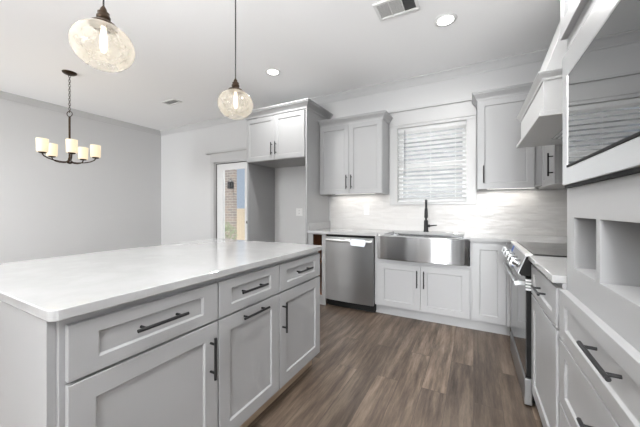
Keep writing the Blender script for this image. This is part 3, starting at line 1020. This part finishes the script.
# outlets
def outlet(center, face, label, wide=False):
    P = FP(face, center[1] if face == 'S' else center[0])
    u = center[0] if face == 'S' else center[1]
    v = center[2]
    t = thing('wall_outlet', label, 'outlet', center, 'wall outlets')
    w = 0.058 if wide else 0.036
    a, b = P(u - w, v - 0.058, 0), P(u + w, v + 0.058, 0.005)
    obj('cover_plate', MB().box(a[0], b[0], min(a[1], b[1]), max(a[1], b[1]), a[2], b[2]), 'white_plastic', t, 0.0015)
    mb = MB()
    for s in (-1, 1):
        a, b = P(u - 0.016, v + s * 0.021 - 0.014, 0.0045), P(u + 0.016, v + s * 0.021 + 0.014, 0.0075)
        mb.box(a[0], b[0], min(a[1], b[1]), max(a[1], b[1]), a[2], b[2])
    obj('receptacle', mb, 'vent', t, 0.002)
    for s in (-1, 1):
        for du in (-0.006, 0.006):
            a, b = P(u + du - 0.0015, v + s * 0.021 - 0.006, 0.007), P(u + du + 0.0015, v + s * 0.021 + 0.006, 0.0079)
            obj('slot', MB().box(a[0], b[0], min(a[1], b[1]), max(a[1], b[1]), a[2], b[2]), 'vent_dark', t)


outlet((0.135, 3.72, 1.172), 'S', 'white outlet on the tile right of the faucet', True)
outlet((-1.285, 3.72, 1.165), 'S', 'white outlet on the tile left of the window')
outlet((-2.375, 3.728, 1.14), 'S', 'white outlet on the wall inside the refrigerator alcove', True)

# ------------------------------------------------------------------ blinds
t = thing('window_blinds', 'white slatted blinds hanging in the kitchen window', 'blinds', (-0.47, 3.755, WZ0))
obj('head_rail', MB().box(WX0 + 0.006, WX1 - 0.006, 3.735, 3.785, WZ1 - 0.045, WZ1 - 0.002), 'slat', t)
mb = MB()
ns = 17
for k in range(ns):
    z = WZ0 + 0.045 + (WZ1 - WZ0 - 0.105) * k / (ns - 1)
    a = -math.radians(27)
    c_, s_ = math.cos(a) * 0.025, math.sin(a) * 0.025
    y = 3.760
    mb.prism([(y - c_, z - s_), (y, z + 0.0025), (y + c_, z + s_), (y + c_, z + s_ + 0.0028), (y, z + 0.0055), (y - c_, z - s_ + 0.0028)], 'x', WX0 + 0.008, WX1 - 0.008)
obj('slats', mb, 'slat', t)
obj('bottom_rail', MB().box(WX0 + 0.008, WX1 - 0.008, 3.738, 3.782, WZ0 + 0.004, WZ0 + 0.022), 'slat', t, 0.002)
mb = MB()
for x in (-0.75, -0.47, -0.19):
    for y in (3.737, 3.783):
        mb.tube([(x, y, WZ0 + 0.02), (x, y, WZ1 - 0.04)], 0.0011, 6)
obj('ladder_cord', mb, 'slat', t)
obj('tilt_wand', MB().tube([(-0.775, 3.729, WZ1 - 0.03), (-0.775, 3.729, 1.62)], 0.0045, 8), 'vent_dark', t)

# ------------------------------------------------------------------ pendants
def pendant(x, y, lab):
    zc = 1.962
    t = thing('pendant_light', lab, 'pendant light', (x, y, zc - 0.105), 'pendant lights over the island')
    obj('canopy', MB().lathe((x, y, ZC - 0.028), [(0.012, 0), (0.055, 0.006), (0.062, 0.028)], 28), 'bronze', t)
    obj('cord', MB().tube([(x, y, zc + 0.19), (x, y, ZC - 0.026)], 0.0042, 8), 'black', t)
    obj('socket', MB().lathe((x, y, zc + 0.098), [(0.056, -0.006), (0.056, 0.002), (0.050, 0.010), (0.026, 0.020), (0.024, 0.030), (0.028, 0.034), (0.028, 0.044), (0.024, 0.048), (0.024, 0.062), (0.016, 0.066), (0.013, 0.080), (0.005, 0.095)], 24), 'bronze', t)
    pr = []
    n = 22
    for k in range(n + 1):
        a = -PI / 2 * 0.70 + (PI / 2 * 0.70 + PI / 2 * 0.76) * k / n
        pr.append((0.127 * math.cos(a), 0.106 * math.sin(a)))
    g = obj('globe', MB().lathe((x, y, zc), pr, 48, True, False), 'seeded', t)
    obj('bulb', MB().lathe((x, y, zc + 0.02), [(0.003, -0.050), (0.009, -0.046), (0.014, -0.030), (0.016, -0.006), (0.014, 0.028), (0.011, 0.052), (0.010, 0.09)], 20), 'bulb', t)
    light('bulb_light', 'POINT', (x, y, zc + 0.0), 0.5, (1, 0.88, 0.70), size=0.035, parent=t)
    return t


p1 = pendant(-1.55, 1.556, 'clear seeded glass globe pendant over the far end of the island')
p2 = copy_tree(p1)
p2.location = Vector((-1.55, 0.702, p1.location.z))
p2['label'] = 'clear seeded glass globe pendant over the near end of the island'

# ------------------------------------------------------------------ chandelier
hx, hy, hz = -4.29, 1.585, 1.755
t = thing('chandelier', 'dark bronze five-arm chandelier with frosted cream glass shades', 'chandelier', (hx, hy, hz - 0.03))
obj('canopy', MB().lathe((hx, hy, ZC - 0.03), [(0.01, 0), (0.05, 0.006), (0.068, 0.018), (0.072, 0.03)], 28), 'bronze', t)
mb = MB()
z = ZC - 0.03
k = 0
while z > 2.375:
    pts = []
    for q in range(14):
        a = 2 * PI * q / 14
        w_ = 0.010 * math.cos(a)
        pts.append((hx + (w_ if k % 2 else 0), hy + (0 if k % 2 else w_), z - 0.018 + 0.018 * math.sin(a)))
    mb.tube(pts, 0.0026, 6, True)
    z -= 0.028
    k += 1
obj('chain', mb, 'bronze', t)
mb = MB()
mb.tube([(hx + 0.032 * math.cos(2 * PI * q / 20) * 0.88, hy + 0.032 * math.cos(2 * PI * q / 20) * 0.475, 2.335 + 0.032 * math.sin(2 * PI * q / 20)) for q in range(20)], 0.0045, 8, True)
obj('ring', mb, 'bronze', t)
obj('stem', MB().tube([(hx, hy, hz), (hx, hy, 2.30)], 0.0105, 12), 'bronze', t)
obj('hub', MB().lathe((hx, hy, hz - 0.025), [(0.004, 0), (0.016, 0.004), (0.032, 0.016), (0.034, 0.03), (0.018, 0.045), (0.014, 0.075)], 24), 'bronze', t)
for k in range(5):
    th = math.radians(56 + 72 * k)
    d = Vector((math.cos(th), math.sin(th), 0))
    c0 = Vector((hx, hy, 0))
    pts = []
    for r, z in ((0.02, hz), (0.07, hz - 0.006), (0.14, hz + 0.000), (0.20, hz + 0.016), (0.236, hz + 0.036), (0.249, hz + 0.056), (0.250, hz + 0.066)):
        pts.append(c0 + d * r + Vector((0, 0, z)))
    arm = obj('arm', MB().tube(pts, 0.0062, 10), 'bronze', t)
    e = c0 + d * 0.250
    obj('cup', MB().lathe((e.x, e.y, hz + 0.060), [(0.012, 0), (0.030, 0.004), (0.036, 0.012), (0.036, 0.018)], 20), 'bronze', arm)
    obj('shade', MB().lathe((e.x, e.y, hz + 0.076), [(0.0, 0.002), (0.046, 0.0), (0.051, 0.006), (0.054, 0.150), (0.050, 0.150), (0.047, 0.010), (0.0, 0.008)], 28, True, False), 'shade', arm)
    light('shade_light', 'POINT', (e.x, e.y, hz + 0.25), 0.4, (1, 0.86, 0.64), size=0.03)

# ------------------------------------------------------------------ ceiling fittings
def can(x, y, lab, e):
    t = thing('recessed_light', lab, 'ceiling light', (x, y, ZC - 0.006), 'recessed ceiling lights')
    obj('trim_ring', MB().lathe((x, y, ZC - 0.007), [(0.064, 0.004), (0.068, 0.0), (0.090, 0.002), (0.094, 0.007), (0.064, 0.007)], 32), 'white_plastic', t)
    obj('lens', MB().lathe((x, y, ZC - 0.004), [(0.0, 0), (0.066, 0.0), (0.066, 0.004), (0.0, 0.004)], 32, True, False), 'can_glow', t)
    light('can_beam', 'AREA', (x, y, ZC - 0.012), e, (1, 0.995, 0.98), (0, 0, 0), 0.12, spread=math.radians(165), parent=t)


can(-0.215, 2.70, 'round recessed ceiling light in front of the range hood', 7)
can(-2.12, 2.74, 'round recessed ceiling light in front of the refrigerator surround', 10)

can(-0.35, 1.30, 'round recessed ceiling light above the middle of the aisle by the range', 13)
can(-0.15, -0.70, 'added out-of-view recessed fill light above the near end of the aisle', 14)  # added behind the camera as forward fill
can(-3.3, -0.2, 'added out-of-view recessed fill light above the open floor past the island', 28)  # added out of view to lift the general light level
can(-3.9, -1.8, 'added out-of-view recessed fill light over the open floor nearest the side wall', 28)  # second unseen fill, added for the open side of the room


def register(x0, x1, y0, y1, lab, sect, fin):
    t = thing('ceiling_vent', lab, 'vent', ((x0 + x1) / 2, (y0 + y1) / 2, ZC - 0.012), 'ceiling vents')
    cuts = [x0 + 0.02 + (x1 - x0 - 0.04) * k / sect for k in range(sect + 1)]
    us = [x0]
    for k in range(sect):
        us += [cuts[k] + 0.004, cuts[k + 1] - 0.004]
    us.append(x1)
    wins = [(us[1 + 2 * k], us[2 + 2 * k]) for k in range(sect)]
    obj('frame', MB().grid_wall(us, [y0, y0 + 0.024, y1 - 0.024, y1], lambda u, v: not (y0 + 0.024 < v < y1 - 0.024 and any(a < u < b for a, b in wins)), lambda u, v, k: (u, v, ZC - 0.012 + 0.012 * k)), 'vent', t, 0.001)
    for k, (a, b) in enumerate(wins):
        ang = math.radians((8, 8, 36)[k % 3] if sect > 1 else 12)
        mb = MB()
        yy = y0 + 0.024
        while yy < y1 - 0.030:
            c_, s_ = math.cos(ang) * 0.0065, math.sin(ang) * 0.0065
            mb.add([(a, yy + 0.006 - c_, ZC - 0.006 - s_), (b, yy + 0.006 - c_, ZC - 0.006 - s_), (b, yy + 0.006 + c_, ZC - 0.006 + s_), (a, yy + 0.006 + c_, ZC - 0.006 + s_)], [(0, 1, 2, 3)])
            yy += fin
        obj('louver', mb, 'vent', t)
    obj('duct', MB().box(x0 + 0.02, x1 - 0.02, y0 + 0.022, y1 - 0.022, ZC - 0.0004, ZC - 0.0001), 'vent_dark', t)


register(-0.715, -0.385, 2.215, 2.435, 'three-section white ceiling vent near the recessed light', 3, 0.013)
register(-4.22, -3.93, 2.69, 2.84, 'small white ceiling vent beyond the chandelier', 1, 0.014)

for o in bpy.data.objects:
    if '_w' in o:
        del o['_w']
